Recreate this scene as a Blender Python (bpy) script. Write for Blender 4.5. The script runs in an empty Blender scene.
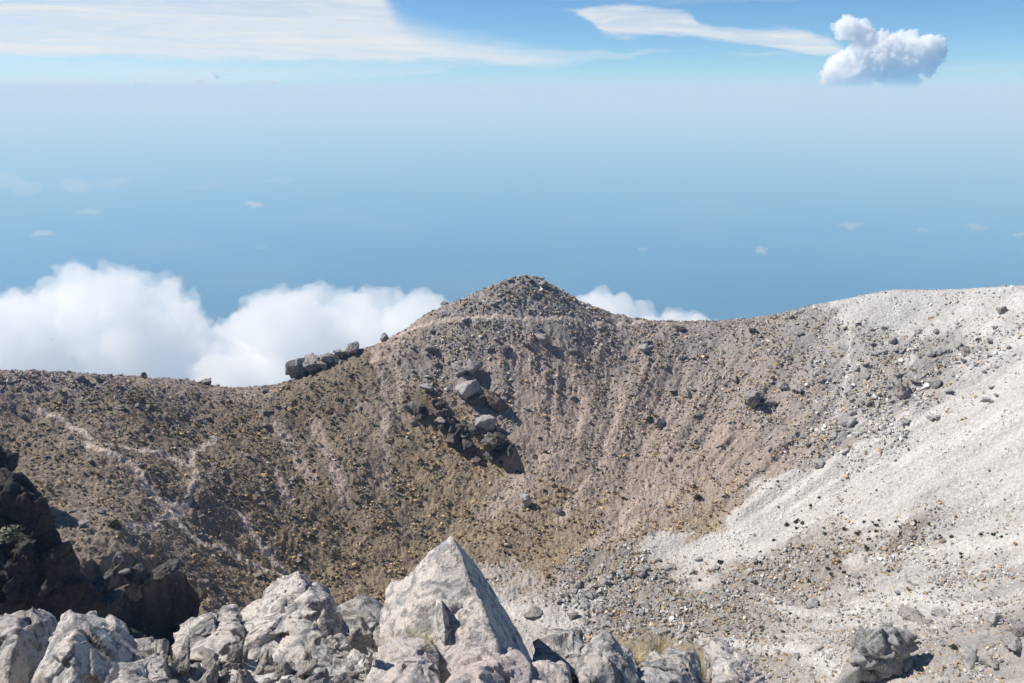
import bpy, bmesh, math, random
import numpy as np
from mathutils import Vector, Matrix, Euler
random.seed(7); RNG = np.random.default_rng(11)
C = bpy.context.scene.collection
sc = bpy.context.scene

# ------------------------------------------------------------------ camera model
F = 797.0; PITCH = math.radians(17.6); CX, CY = 512.0, 341.5
cp, sp = math.cos(PITCH), math.sin(PITCH)
def ray(u, v):
    a, b = u - CX, CY - v
    return np.array([a, cp*F + sp*b, -sp*F + cp*b])
def at_y(u, v, y):
    d = ray(u, v); return d*(y/d[1])

# ------------------------------------------------------------------ noise
def _hash(ix, iy, iz, seed):
    h = (ix.astype(np.uint32)*np.uint32(374761393) + iy.astype(np.uint32)*np.uint32(668265263)
         + iz.astype(np.uint32)*np.uint32(2147483647 ^ 0x5bd1e995) + np.uint32(seed*974711))
    h = (h ^ (h >> np.uint32(13)))*np.uint32(1274126177)
    h = h ^ (h >> np.uint32(16)); h = h*np.uint32(2246822519); h = h ^ (h >> np.uint32(15))
    return h
_G = np.array([[1,1,0],[-1,1,0],[1,-1,0],[-1,-1,0],[1,0,1],[-1,0,1],[1,0,-1],[-1,0,-1],[0,1,1],[0,-1,1],[0,1,-1],[0,-1,-1],[1,1,0],[-1,1,0],[0,-1,1],[0,-1,-1]], dtype=np.float64)
def perlin(x, y, z, seed=0):
    x = np.asarray(x, float); y = np.asarray(y, float); z = np.broadcast_to(np.asarray(z, float), x.shape)
    fx, fy, fz = np.floor(x), np.floor(y), np.floor(z)
    ix, iy, iz = fx.astype(np.int64), fy.astype(np.int64), fz.astype(np.int64)
    x, y, z = x-fx, y-fy, z-fz
    w = lambda t: t*t*t*(t*(t*6-15)+10)
    wx, wy, wz = w(x), w(y), w(z); out = 0
    for a in (0, 1):
        for b in (0, 1):
            for c in (0, 1):
                g = _G[_hash(ix+a, iy+b, iz+c, seed) & np.uint32(15)]
                d = g[..., 0]*(x-a) + g[..., 1]*(y-b) + g[..., 2]*(z-c)
                out = out + d*(wx if a else 1-wx)*(wy if b else 1-wy)*(wz if c else 1-wz)
    return out
def fbm(x, y, z, octv=4, seed=0, gain=.5, lac=2.03, ridged=False):
    s = 0; a = 1; t = 0
    for i in range(octv):
        n = perlin(x, y, z, seed+i*17)
        if ridged: n = 1-2*np.abs(n)*1.6
        s = s + n*a; t += a; a *= gain; x = x*lac+3.1; y = y*lac-1.7; z = z*lac+5.3
    return s/t
def smooth(a, b, t):
    t = np.clip((t-a)/(b-a), 0, 1); return t*t*(3-2*t)

# ------------------------------------------------------------------ object helpers
def mesh_from(name, V, Fc, smooth_shade=True):
    me = bpy.data.meshes.new(name)
    V = np.asarray(V, np.float32); Fc = np.asarray(Fc, np.int32)
    n, k = Fc.shape
    me.vertices.add(len(V)); me.vertices.foreach_set('co', V.ravel())
    me.loops.add(n*k); me.loops.foreach_set('vertex_index', Fc.ravel())
    me.polygons.add(n); me.polygons.foreach_set('loop_start', np.arange(0, n*k, k, dtype=np.int32))
    me.update(calc_edges=True)
    me.polygons.foreach_set('use_smooth', np.full(n, smooth_shade)); me.update()
    return me
def link(name, me, mat=None, parent=None, **props):
    o = bpy.data.objects.new(name, me); C.objects.link(o)
    if mat is not None:
        me.materials.clear(); me.materials.append(mat)
    if parent is not None: o.parent = parent
    for k, v in props.items(): o[k] = v
    return o
def color_attr(me, name, col):
    a = me.color_attributes.new(name, 'FLOAT_COLOR', 'POINT')
    c = np.ones((len(me.vertices), 4), np.float32); c[:, :3] = col
    a.data.foreach_set('color', c.ravel())
_ico = {}
def ico(n):
    if n not in _ico:
        bm = bmesh.new(); bmesh.ops.create_icosphere(bm, subdivisions=n, radius=1)
        V = np.array([v.co[:] for v in bm.verts]); Fc = np.array([[v.index for v in f.verts] for f in bm.faces]); bm.free()
        V /= np.linalg.norm(V, axis=1)[:, None]
        _ico[n] = (V, Fc)
    return _ico[n]

# ------------------------------------------------------------------ node helpers
class NT:
    def __init__(s, name):
        s.m = bpy.data.materials.new(name); s.m.use_nodes = True
        s.t = s.m.node_tree; s.t.nodes.clear(); s.out = s.t.nodes.new('ShaderNodeOutputMaterial')
    def n(s, typ, **kw):
        nd = s.t.nodes.new(typ)
        ins = kw.pop('i', {})
        for k, v in kw.items(): setattr(nd, k, v)
        for k, v in ins.items():
            if isinstance(v, bpy.types.NodeSocket): s.t.links.new(v, nd.inputs[k])
            else: nd.inputs[k].default_value = v
        return nd
    def noise(s, vec, scale, detail=4, rough=.55, dist=0.):
        return s.n('ShaderNodeTexNoise', i={'Vector': vec, 'Scale': scale, 'Detail': detail, 'Roughness': rough, 'Distortion': dist}).outputs['Fac']
    def ramp(s, fac, pts, interp='LINEAR'):
        r = s.n('ShaderNodeValToRGB', i={'Fac': fac}); e = r.color_ramp.elements; r.color_ramp.interpolation = interp
        while len(e) < len(pts): e.new(.5)
        for el, (p, c) in zip(e, pts):
            el.position = p; el.color = (c, c, c, 1) if isinstance(c, (int, float)) else (*c, 1)
        return r.outputs['Color']
    def mix(s, fac, a, b, blend='MIX'):
        nd = s.t.nodes.new('ShaderNodeMix'); nd.data_type = 'RGBA'; nd.blend_type = blend
        for idx, v in ((0, fac), (6, a), (7, b)):
            if isinstance(v, bpy.types.NodeSocket): s.t.links.new(v, nd.inputs[idx])
            else: nd.inputs[idx].default_value = v if idx == 0 else (*v, 1)
        return nd.outputs[2]
    def math(s, op, a, b=0., clamp=False):
        nd = s.t.nodes.new('ShaderNodeMath'); nd.operation = op; nd.use_clamp = clamp
        for k, v in ((0, a), (1, b)):
            if isinstance(v, bpy.types.NodeSocket): s.t.links.new(v, nd.inputs[k])
            else: nd.inputs[k].default_value = v
        return nd.outputs[0]
    def bump(s, h, strength, dist, normal=None):
        i = {'Height': h, 'Strength': strength, 'Distance': dist}
        if normal is not None: i['Normal'] = normal
        return s.n('ShaderNodeBump', i=i).outputs[0]
    def finish(s, col, rough=.9, normal=None, spec=.25):
        b = s.n('ShaderNodeBsdfPrincipled')
        for k, v in (('Base Color', col), ('Roughness', rough), ('Specular IOR Level', spec), ('Normal', normal)):
            if v is None: continue
            if isinstance(v, bpy.types.NodeSocket): s.t.links.new(v, b.inputs[k])
            else: b.inputs[k].default_value = v if not isinstance(v, tuple) else (*v, 1)
        s.t.links.new(b.outputs[0], s.out.inputs['Surface']); return s.m

def mat_terrain():
    t = NT('volcanic_ground'); pos = t.n('ShaderNodeNewGeometry').outputs['Position']
    c = t.n('ShaderNodeVertexColor', layer_name='Col').outputs['Color']
    n1 = t.noise(pos, 1.3, 5, .7); n2 = t.noise(pos, 6., 4, .7); n3 = t.noise(pos, 30., 4, .7)
    k = t.ramp(n1, [(.25, .72), (.75, 1.25)]); c = t.mix(1., c, k, 'MULTIPLY')
    k = t.ramp(n2, [(.3, .8), (.7, 1.18)]); c = t.mix(1., c, k, 'MULTIPLY')
    v = t.n('ShaderNodeTexVoronoi', i={'Vector': pos, 'Scale': 1.5, 'Randomness': 1.}).outputs['Distance']
    nb = t.bump(n1, .7, .5); nb = t.bump(v, .5, .35, nb); nb = t.bump(n2, .6, .16, nb); nb = t.bump(n3, .6, .03, nb)
    return t.finish(c, .95, nb, .1)
def mat_rock(name, base, dark, warm, scale=1., lichen=.35, bumpd=.02, crack=.5):
    t = NT(name); tc = t.n('ShaderNodeTexCoord').outputs['Object']
    rnd = t.n('ShaderNodeObjectInfo').outputs['Random']
    off = t.n('ShaderNodeVectorMath', operation='ADD', i={0: tc}); 
    cmb = t.n('ShaderNodeCombineXYZ', i={0: t.math('MULTIPLY', rnd, 37.), 1: t.math('MULTIPLY', rnd, 11.), 2: 0.})
    t.t.links.new(cmb.outputs[0], off.inputs[1]); p = off.outputs[0]
    n1 = t.noise(p, 1.6*scale, 6, .62, .3); n2 = t.noise(p, 7*scale, 6, .7, .2); n3 = t.noise(p, 38*scale, 4, .75); n4 = t.noise(p, 3.1*scale, 5, .65, 1.2)
    c = t.mix(t.ramp(n1, [(.36, 0.), (.62, 1.)]), base, warm)
    c = t.mix(t.ramp(n4, [(.50, 0.), (.57, lichen)]), c, dark)
    c = t.mix(t.ramp(n2, [(.54, 0.), (.62, lichen*.9)]), c, tuple(x*.62 for x in dark))
    c = t.mix(1., c, t.ramp(n3, [(.25, .7), (.5, 1.), (.78, 1.22)]), 'MULTIPLY')
    vor = t.n('ShaderNodeTexVoronoi', feature='DISTANCE_TO_EDGE', i={'Vector': t.n('ShaderNodeVectorMath', operation='ADD', i={0: p, 1: t.n('ShaderNodeTexNoise', i={'Vector': p, 'Scale': 2.2*scale, 'Detail': 4.}).outputs['Color']}).outputs[0], 'Scale': 1.7*scale}).outputs['Distance']
    cr = t.ramp(vor, [(0., 0.), (.025, 1.)])
    c = t.mix(t.math('MULTIPLY', t.math('SUBTRACT', 1., cr), .45*crack), c, tuple(x*.4 for x in dark))
    nb = t.bump(n1, .6, bumpd*5); nb = t.bump(n4, .5, bumpd*3, nb); nb = t.bump(n2, .9, bumpd*2.2, nb); nb = t.bump(cr, .35*crack, bumpd, nb); nb = t.bump(n3, .6, bumpd*.35, nb)
    n5 = t.noise(p, 90*scale, 3, .8); nb = t.bump(n5, .5, bumpd*.15, nb)
    return t.finish(c, .9, nb, .2)
def mat_vcol(name, rough=.9, nscale=3., transl=False):
    t = NT(name); pos = t.n('ShaderNodeNewGeometry').outputs['Position']
    c = t.n('ShaderNodeVertexColor', layer_name='Col').outputs['Color']
    n = t.noise(pos, nscale, 4, .7); c = t.mix(1., c, t.ramp(n, [(.25, .7), (.75, 1.25)]), 'MULTIPLY')
    return t.finish(c, rough, t.bump(n, .5, .15), .1)
def mat_leaf(name, a, b, scale=6.):
    t = NT(name); tc = t.n('ShaderNodeTexCoord').outputs['Object']
    c = t.mix(t.ramp(t.noise(tc, scale, 3), [(.35, 0.), (.65, 1.)]), a, b)
    return t.finish(c, .8, None, .2)
def mat_volume(name, color, density, absorb=(1, 1, 1), aniso=0.):
    t = NT(name)
    v = t.n('ShaderNodeVolumePrincipled', i={'Color': (*color, 1), 'Density': density, 'Anisotropy': aniso, 'Absorption Color': (*absorb, 1)})
    t.t.links.new(v.outputs[0], t.out.inputs['Volume']); return t.m

# ------------------------------------------------------------------ terrain anchors: pixel ray + distance -> world points
ridge_px = [(-420,400,120),(-200,385,168),(0,372,200),(60,373,208),(120,377,217),(180,380,226),(222,388,232),(262,387,237),(290,382,240),(318,368,243),(345,354,246),
            (375,346,250),(400,333,253),(420,319,255),(440,308,257),(462,300,259),(485,290,261),(505,282,262),(520,278,263),(540,280,263),(556,289,262),(572,298,262),(590,306,262),(610,313,262),(640,320,261),
            (675,322,260),(705,322,258),(740,320,255),(780,314,250),(812,306,246),(840,300,243),(880,292,238),(900,290,235),(940,290,229),(980,288,222),(1024,286,215),(1120,283,196),(1250,290,165),(1500,310,120)]
inner = [ # wall, floor, benches
 (-400,520,82),(-200,450,130),(-200,520,110),(0,415,182),(0,470,162),(0,560,132),(0,640,104),(100,420,190),(100,460,172),(110,520,150),(110,580,125),(110,650,102),
 (200,420,207),(200,470,183),(200,520,168),(200,570,152),(200,620,132),(200,680,112),
 (300,430,214),(300,480,196),(300,530,181),(300,580,166),(300,630,146),(300,680,128),
 (380,390,229),(380,440,213),(380,490,199),(380,540,185),(380,590,171),(380,640,152),
 (450,350,242),(450,400,226),(450,460,210),(450,520,194),(450,560,182),(450,600,167),(450,660,146),
 (530,310,252),(530,350,240),(530,400,226),(530,460,209),(530,520,192),(530,560,181),(530,600,166),(530,660,146),
 (620,350,248),(620,400,230),(620,460,210),(620,520,190),(620,555,179),(620,600,163),(620,660,143),
 (720,350,243),(720,400,225),(720,460,203),(720,510,186),(720,550,174),(720,600,158),(720,660,138),
 (820,340,230),(820,400,208),(820,460,188),(820,510,173),(820,550,163),(820,600,148),(820,670,124),
 (920,320,222),(920,360,205),(920,410,188),(920,470,170),(920,530,155),(920,580,142),(920,640,122),(920,683,108),
 (1024,330,196),(1024,380,178),(1024,440,162),(1024,500,149),(1024,550,139),(1024,600,124),(1024,683,98),
 (1200,400,140),(1200,520,116),(1200,620,90),(600,683,136),(450,760,125),(600,800,118),(800,760,104),(1000,760,86),(200,760,98),(0,720,88)]
P = []
for u, v, y in ridge_px: P.append(at_y(u, v, y))
for u, v, y in inner: P.append(at_y(u, v, y))
for u, v, y in ridge_px[::2]:
    p = at_y(u, v, y); h = p[:2]/np.linalg.norm(p[:2])
    for d, dz in ((14, 11), (40, 36), (110, 95)):
        P.append(np.array([*(p[:2]+h*d), p[2]-dz]))
P += [np.array(p, float) for p in ((0,60,-105),(40,50,-95),(-40,55,-80),(0,0,-100),(-60,0,-80),(70,0,-85),(-140,-20,-90),(150,-20,-80))]
P = np.array(P); S = 100.
def _tps(d2):
    return .5*d2*np.log(d2+1e-9)
_A = P[:, :2]/S; _n = len(P)
_K = _tps(((_A[:, None]-_A[None])**2).sum(-1)) + np.eye(_n)*2e-5
_Q = np.c_[np.ones(_n), _A]
_M = np.block([[_K, _Q], [_Q.T, np.zeros((3, 3))]])
_W = np.linalg.solve(_M, np.r_[P[:, 2], 0, 0, 0])
def z_rbf(x, y):
    x = np.asarray(x, float); y = np.asarray(y, float); sh = x.shape
    x = x.ravel()/S; y = y.ravel()/S; out = np.empty(len(x))
    for i in range(0, len(x), 60000):
        a, b = x[i:i+60000], y[i:i+60000]
        d2 = (a[:, None]-_A[:, 0])**2+(b[:, None]-_A[:, 1])**2
        out[i:i+60000] = _tps(d2)@_W[:_n] + _W[_n] + _W[_n+1]*a + _W[_n+2]*b
    return out.reshape(sh)
# summit ledge under the camera
def z_near(x, y):
    edge = 6.2 - 3.2*smooth(.9, 2.6, x) + .25*np.sin(x*2.1)
    base = -1.78 - (.565-.068*np.exp(-((x+1.9)/1.)**2))*np.clip(y, -3, None) - .10*smooth(.5, 3, x)*np.clip(y, 0, None)
    return base - 1.9*np.clip(y-edge, 0, None) - .55*np.clip(x-3.5, 0, None) - .5*np.clip(-x-7, 0, None) - .35*np.clip(-y-4, 0, None)
def z_base(x, y):
    x = np.asarray(x, float); y = np.asarray(y, float)
    r = np.hypot(x, y)
    zf = z_rbf(np.clip(x, -420, 420), np.clip(y, -200, 400))
    cone = -3500 + 3290*np.exp(-np.clip(r-330, 0, None)/3000)
    b = smooth(300, 430, r)
    zf = zf*(1-b)+cone*b
    back = smooth(-20, -220, y)*(1-smooth(300, 500, r)); zf = zf*(1-back) + (-90)*back
    return np.maximum(zf, z_near(x, y))
def unproject(u, v, lo=70., hi=330.):
    d = ray(u, v); d = d/d[1]
    ys = np.linspace(lo, hi, 700); zz = z_rbf(d[0]*ys, ys)
    hit = np.nonzero(zz > d[2]*ys)[0]
    y = ys[hit[0]] if len(hit) else ys[np.argmax(zz-d[2]*ys)]
    return np.array([d[0]*y, y])

# ------------------------------------------------------------------ ground zones (albedo anchors)
KIND = {'A': 0, 'G': 1, 'P': 2, 'O': 3, 'Y': 4}
ALB = np.array([(.51,.49,.465), (.30,.28,.262), (.345,.283,.24), (.25,.20,.148), (.315,.245,.168)])
zones = """50,382 P6G4;150,384 P7O3;230,392 P6O4;50,400 O6P3G1;40,450 O6P3G1;150,410 O8P2;150,450 O7P3;100,435 P5O5;250,420 O8P2;200,520 O6P4;250,570 O6Y4;60,530 P5O5;
120,500 P5O5;180,480 O6P4;300,400 O9P1;330,420 O7P3;350,470 O6P4;300,500 O8Y2;270,470 O9;320,550 O6Y4;410,335 P8;440,325 P5G5;420,350 G5P5;430,375 O5G5;380,400 O5P5;360,380 O9;
430,440 Y6O4;400,500 Y4O6;450,520 Y6O4;350,590 O4Y6;390,580 Y5O5;450,475 Y7O3;520,300 G8P2;480,300 G7P3;600,325 G6P4;560,310 G7P3;540,360 P6G4;500,400 P5G5;560,430 P9G1;520,480 P8Y2;
600,450 P8G2;560,520 Y6P4;620,500 Y3P7;500,540 O4Y6;540,550 Y6O4;650,480 P9Y1;600,400 P7G3;680,420 P6G4;700,350 G6P4;750,330 G6P4;780,400 G5P5;740,380 G5P5;740,460 P8Y1;700,500 P6Y4;700,525 Y5P4;640,530 Y4P6;
650,360 P5G5;810,360 G6P4;790,440 P5G4A1;810,320 G6A2P2;840,308 A8P2;900,298 A9;1000,298 A9;960,320 A6G4;835,345 G6A4;865,350 A5G5;900,365 G7A3;950,350 G7A3;890,385 G7A3;975,380 A7G3;860,420 G5A5;830,435 G6A3;1000,350 A6G4;
900,470 A9;800,500 A9;760,525 A9;850,475 G4A6;870,510 A9;700,550 A8Y2;665,553 A7P3;1000,420 A9;1000,470 A9;950,440 A9;1000,525 A7G3;900,535 G5A2Y3;820,540 A4G3Y3;800,570 G5Y3A2;750,600 G5Y3A2;700,600 G6Y3;650,600 G7Y3;620,575 G6Y4;
500,600 A5P5;470,585 A5P4;540,630 A6P4;510,580 P4A4Y2;580,600 G7A3;580,660 Y5G5;640,640 Y4G6;800,640 A5G3Y2;770,660 A2G5Y3;900,600 A6G4;960,560 A6G4;1000,580 G5A5;1000,640 G6Y2A3;850,650 A5Y1G4;950,670 A4Y2G5;900,680 A5Y3G2;
70,600 O5P5;150,600 O6P4;200,600 O7P3;-150,450 O6P4;-100,560 O6P4;1150,400 A9;1150,520 A8G2;1200,650 G6A4;300,640 O5Y5;400,640 A5P5"""
ZP, ZW = [], []
for item in zones.replace('\n', '').split(';'):
    pos_, mixs = item.strip().split(); u, v = map(float, pos_.split(','))
    w = np.zeros(5)
    for i in range(0, len(mixs), 2): w[KIND[mixs[i]]] += float(mixs[i+1])
    ZP.append(unproject(u, v)); ZW.append(w/w.sum())
ZP = np.array(ZP); ZW = np.array(ZW)
XC, YC = 10., 165.
def zone_weights(x, y):
    """blend of ground kinds at world x, y (warped by noise that runs down the slope)"""
    th = np.arctan2(y-YC, x-XC); rr = np.hypot(x-XC, y-YC)
    wob = fbm(np.cos(th)*14, np.sin(th)*14, rr*.035, 4, 5)*9
    wx = x + fbm(x*.06, y*.06, 2., 6, 31, .6)*15 + wob*np.sin(th); wy = y + fbm(x*.06, y*.06, 7., 6, 47, .6)*15 - wob*np.cos(th)
    sh = x.shape; wx = wx.ravel(); wy = wy.ravel(); out = np.empty((len(wx), 5))
    for i in range(0, len(wx), 60000):
        d2 = (wx[i:i+60000, None]-ZP[:, 0])**2+(wy[i:i+60000, None]-ZP[:, 1])**2
        g = 1/(d2+6.)**2.2
        out[i:i+60000] = (g@ZW)/g.sum(1)[:, None]
    return out.reshape(sh+(5,))
def seg_dist(x, y, poly):
    d = np.full(x.shape, 1e9)
    for (x0, y0), (x1, y1) in zip(poly[:-1], poly[1:]):
        dx, dy = x1-x0, y1-y0; t = np.clip(((x-x0)*dx+(y-y0)*dy)/(dx*dx+dy*dy+1e-9), 0, 1)
        d = np.minimum(d, np.hypot(x-x0-t*dx, y-y0-t*dy))
    return d
def line(*px): return [tuple(unproject(u, v)) for u, v in px]
trails = [line((396,337),(415,329),(440,323),(470,322),(520,321),(580,322),(645,323)),
          line((36,410),(62,420),(80,430),(93,440),(86,448),(108,458),(135,468),(148,488),(185,510)),
          line((93,440),(120,446),(165,452),(190,462),(193,447),(215,438)),
          line((150,488),(175,520),(200,545),(228,553),(255,566),(285,575),(312,596)),
          line((236,505),(250,530),(262,550),(282,572)), line((196,470),(190,500),(160,520),(130,530))]
chutes = [(line((277,425),(292,450),(310,480)), 2.3), (line((316,425),(330,460),(345,505)), 2.3), (line((275,470),(290,500)), 1.5), (line((375,352),(386,400),(384,440),(388,490)), 1.7),
          (line((386,360),(398,375),(400,400)), 1.5), (line((562,345),(575,380),(590,410),(560,450),(520,480),(490,515)), 2.2), (line((600,340),(620,400),(600,470),(560,520)), 2.), (line((680,440),(640,500),(600,540)), 1.6),
          (line((505,345),(540,385),(560,430)), 1.6), (line((740,420),(690,480),(640,520),(590,545)), 1.8), (line((400,340),(385,352),(372,362)), 1.2)]
ash_runs = [(line((1024,410),(950,440),(880,455),(800,505),(740,535),(680,552)), 3.), (line((845,318),(850,350),(846,385),(838,408)), 1.1), (line((935,325),(915,345),(905,365)), 1.2),
            (line((1010,340),(965,395),(900,430),(820,470),(770,510)), 2.2), (line((850,560),(960,545),(1024,540)), 1.6), (line((760,600),(830,615),(900,600),(1000,610)), 1.8), (line((700,640),(790,650),(860,680)), 1.8),
            (line((470,585),(510,610),(560,630),(590,600)), 3.5)]
scarp = line((418,402),(440,418),(462,432),(485,448),(506,458))
shade_pit = line((70,548),(95,553),(130,552),(150,556),(172,566),(190,578),(204,593),(211,608),(206,628),(192,650),(160,690),(80,690),(60,600))  # hollow added to the slope so its steep walls fall into shadow
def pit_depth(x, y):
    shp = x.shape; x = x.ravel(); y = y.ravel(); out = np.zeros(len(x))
    P_ = np.array(shade_pit); m = (x > P_[:, 0].min()-4) & (x < P_[:, 0].max()+4) & (y > P_[:, 1].min()-4) & (y < P_[:, 1].max()+4)
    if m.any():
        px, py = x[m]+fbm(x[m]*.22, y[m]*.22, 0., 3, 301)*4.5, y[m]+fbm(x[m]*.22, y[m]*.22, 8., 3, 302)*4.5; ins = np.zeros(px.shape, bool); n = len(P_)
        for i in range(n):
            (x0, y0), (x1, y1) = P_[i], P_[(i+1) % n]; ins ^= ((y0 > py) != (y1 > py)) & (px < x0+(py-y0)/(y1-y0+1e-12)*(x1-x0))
        d = seg_dist(px, py, shade_pit+[shade_pit[0]]); out[m] = np.where(ins, smooth(0, 4.2, d), 0)
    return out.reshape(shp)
ridge_xy = [tuple(at_y(*p)[:2]) for p in ridge_px]
def z_ground(x, y, coarse=False):
    z = z_base(x, y)
    r = np.hypot(x, y)
    far = smooth(70, 100, r)*(1-smooth(300, 420, r))
    th = np.arctan2(y-YC, x-XC); rr = np.hypot(x-XC, y-YC)
    gul = fbm(np.cos(th)*9, np.sin(th)*9, rr*.015, 4, 71)*4.2*smooth(35, 75, rr)
    near_rim = smooth(2, 26, seg_dist(x, y, ridge_xy)); gul = gul*near_rim
    z = z + far*(gul + fbm(x*.05, y*.05, 0., 3, 61)*2.2*near_rim)
    # broken scarp under the peak
    dsc = seg_dist(x, y, scarp)
    ds = ((x-scarp[0][0])*(scarp[-1][1]-scarp[0][1])-(y-scarp[0][1])*(scarp[-1][0]-scarp[0][0]))/math.hypot(scarp[-1][0]-scarp[0][0], scarp[-1][1]-scarp[0][1])
    m = np.exp(-(dsc/6.)**2)
    z = z - far*m*3.2*smooth(-1.5, 1.8, ds) + far*m*1.6*smooth(1., -2., ds)
    z = z - 15*pit_depth(x, y)*(1+.25*fbm(x*.3, y*.3, 4., 3, 305))
    if coarse: return z
    ash = np.zeros(x.shape); m_ = (r > 85) & (r < 340) & (y > 0)
    if m_.any():
        wz = zone_weights(x[m_], y[m_]); ash[m_] = smooth(.25, .75, wz[..., 0])
    if False: pass
    far = far*(1-.72*ash)
    mid = far*(fbm(x*.22, y*.22, 0., 4, 81, .55)*1.1 + fbm(x*.9, y*.9, 0., 3, 91, .6)*.5 + fbm(x*.5, y*.5, 3., 4, 95, .6, ridged=True)*.45)
    close = (1-smooth(12, 30, r))*(fbm(x*1.3, y*1.3, 0., 5, 101, .55)*.28)
    out = smooth(330, 600, r)*fbm(x*.004, y*.004, 0., 5, 111)*60*(1-smooth(9000, 14000, r))
    return z + mid + close + out
def hidden_steps():
    a = np.exp(np.arange(math.log(.6), math.log(9), .012)); b = np.exp(np.arange(math.log(9), math.log(84), .035)); c = np.arange(84, 285, .42)
    d = np.exp(np.arange(math.log(285), math.log(400), .006)); e = np.exp(np.arange(math.log(400), math.log(230000), .07))
    return np.r_[a, b, c, d, e, 230000]
RR = hidden_steps()
fine = np.radians(np.arange(-35.5, 35.5, .078)); co = np.radians(np.arange(35.5, 324.4, 1.5))
AZ = np.r_[fine, co]; nA, nR = len(AZ), len(RR)
X = RR[:, None]*np.sin(AZ)[None]; Y = RR[:, None]*np.cos(AZ)[None]
Z = z_ground(X, Y)
V = np.c_[X.ravel(), Y.ravel(), Z.ravel()]; V = np.r_[V, [[0, 0, Z[0].mean()]]]
i, j = np.meshgrid(np.arange(nR-1), np.arange(nA), indexing='ij'); j2 = (j+1) % nA
Q = np.stack([i*nA+j, (i+1)*nA+j, (i+1)*nA+j2, i*nA+j2], -1).reshape(-1, 4)[:, ::-1]
W = zone_weights(X, Y)
def streaks(x, y):
    th = np.arctan2(y-YC, x-XC); rr = np.hypot(x-XC, y-YC)
    return fbm(np.cos(th)*36, np.sin(th)*36, rr*.05, 4, 131, .6)
sel = Y.ravel() > -1e9
st = streaks(X, Y); n_a = fbm(X*.35, Y*.35, 0., 5, 141, .6); n_b = fbm(X*1.6, Y*1.6, 0., 3, 151, .6); n_c = fbm(X*.12, Y*.12, 3., 4, 161)
# patchy rather than smooth mixing: sharpen weights with noise of their own
E = np.stack([W[..., 0]*2.0 + st*1.2 + n_a*.9, W[..., 1]*2. + n_a*1.0 + n_b*.5, W[..., 2]*2.1 - n_a*.5 + st*.5, W[..., 3]*2.1 + n_c*.9 - st*.4 + n_b*.5, W[..., 4]*2. + n_a*.8 - n_b*.9], -1)
E = np.exp(E*2.1)*(W+.015); E /= E.sum(-1)[..., None]
COL = E@ALB
for poly, w in chutes:
    d = seg_dist(X, Y, poly); k = smooth(w*1.15, w*.35, d + n_a*1.6)*.88
    COL = COL*(1-k[..., None]) + np.array([.46,.37,.31])*k[..., None]
for poly, w in ash_runs:
    d = seg_dist(X, Y, poly); k = smooth(w*1.3, w*.2, d + n_a*3.0 + st*1.5)*.85
    COL = COL*(1-k[..., None]) + np.array([.56,.54,.51])*k[..., None]
dtr = np.full(X.shape, 1e9)
for k_, poly in enumerate(trails): dtr = np.minimum(dtr, seg_dist(X, Y, poly)*(1.15 if k_ == 0 else 1.)+ n_a*.9)
k = (smooth(3.2, .4, dtr + n_a*1.5)*.45)[..., None]*(W[..., 3:4]+W[..., 2:3]*.3); COL = COL*(1-k) + np.array([.44,.36,.30])*k
COL *= (1 + .22*st*E[..., 0])[..., None]
COL *= (1 + .30*n_b + .18*n_c)[..., None]
near = 1-smooth(15, 40, np.hypot(X, Y)); nc = np.array([.50,.475,.445])*(1+.35*n_b[..., None])
COL = COL*(1-near[..., None]) + nc*near[..., None]
cr = smooth(235, 300, np.hypot(X, Y))[..., None]*0
low = smooth(1500, 6000, np.hypot(X, Y))[..., None]
fieldn = fbm(X*.00025, Y*.00025, 0., 5, 171, .6)[..., None]
COL = COL*(1-low) + low*(np.array([.02,.06,.05]) + np.clip(fieldn, -.2, .6)*np.array([.10,.09,.06]))
pit_shade = pit_depth(X, Y)[..., None]; COL = COL*(1-pit_shade*.9) + pit_shade*.9*np.array([.07,.062,.055])  # shadow painted into the ground colour: hollow blended to near-black
COL = np.clip(COL, .015, .8)
mt = mat_terrain()
is_path = (dtr.ravel()[Q] < .55).all(1) if False else (dtr[:-1][:, :].ravel()[:(nR-1)*nA] < .8)
Vc = COL.reshape(-1, 3); Vc = np.r_[Vc, [[.5,.48,.45]]]
pathcol = np.array([.53,.45,.38])*(1+.25*n_b.reshape(-1, 1)); pathcol = np.r_[pathcol, pathcol[:1]]
fan = np.stack([np.full(nA, nR*nA), (np.arange(nA)+1) % nA, np.arange(nA)], -1)[:, ::-1]
def submesh(name, faces, cols):
    used, inv = np.unique(faces.ravel(), return_inverse=True)
    me = mesh_from(name, V[used], inv.reshape(faces.shape)); color_attr(me, 'Col', cols[used]); return me
fan4 = np.c_[fan, fan[:, :1]]
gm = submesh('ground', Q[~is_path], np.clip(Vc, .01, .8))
link('ground', gm, mt, kind='structure', label='rocky crater slopes falling away to the hazy lowland plain')
pm = submesh('path', Q[is_path], np.clip(pathcol, .01, .8))
link('path', pm, mt, kind='structure', label='pale trodden trails crossing the brown crater wall')

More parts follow.
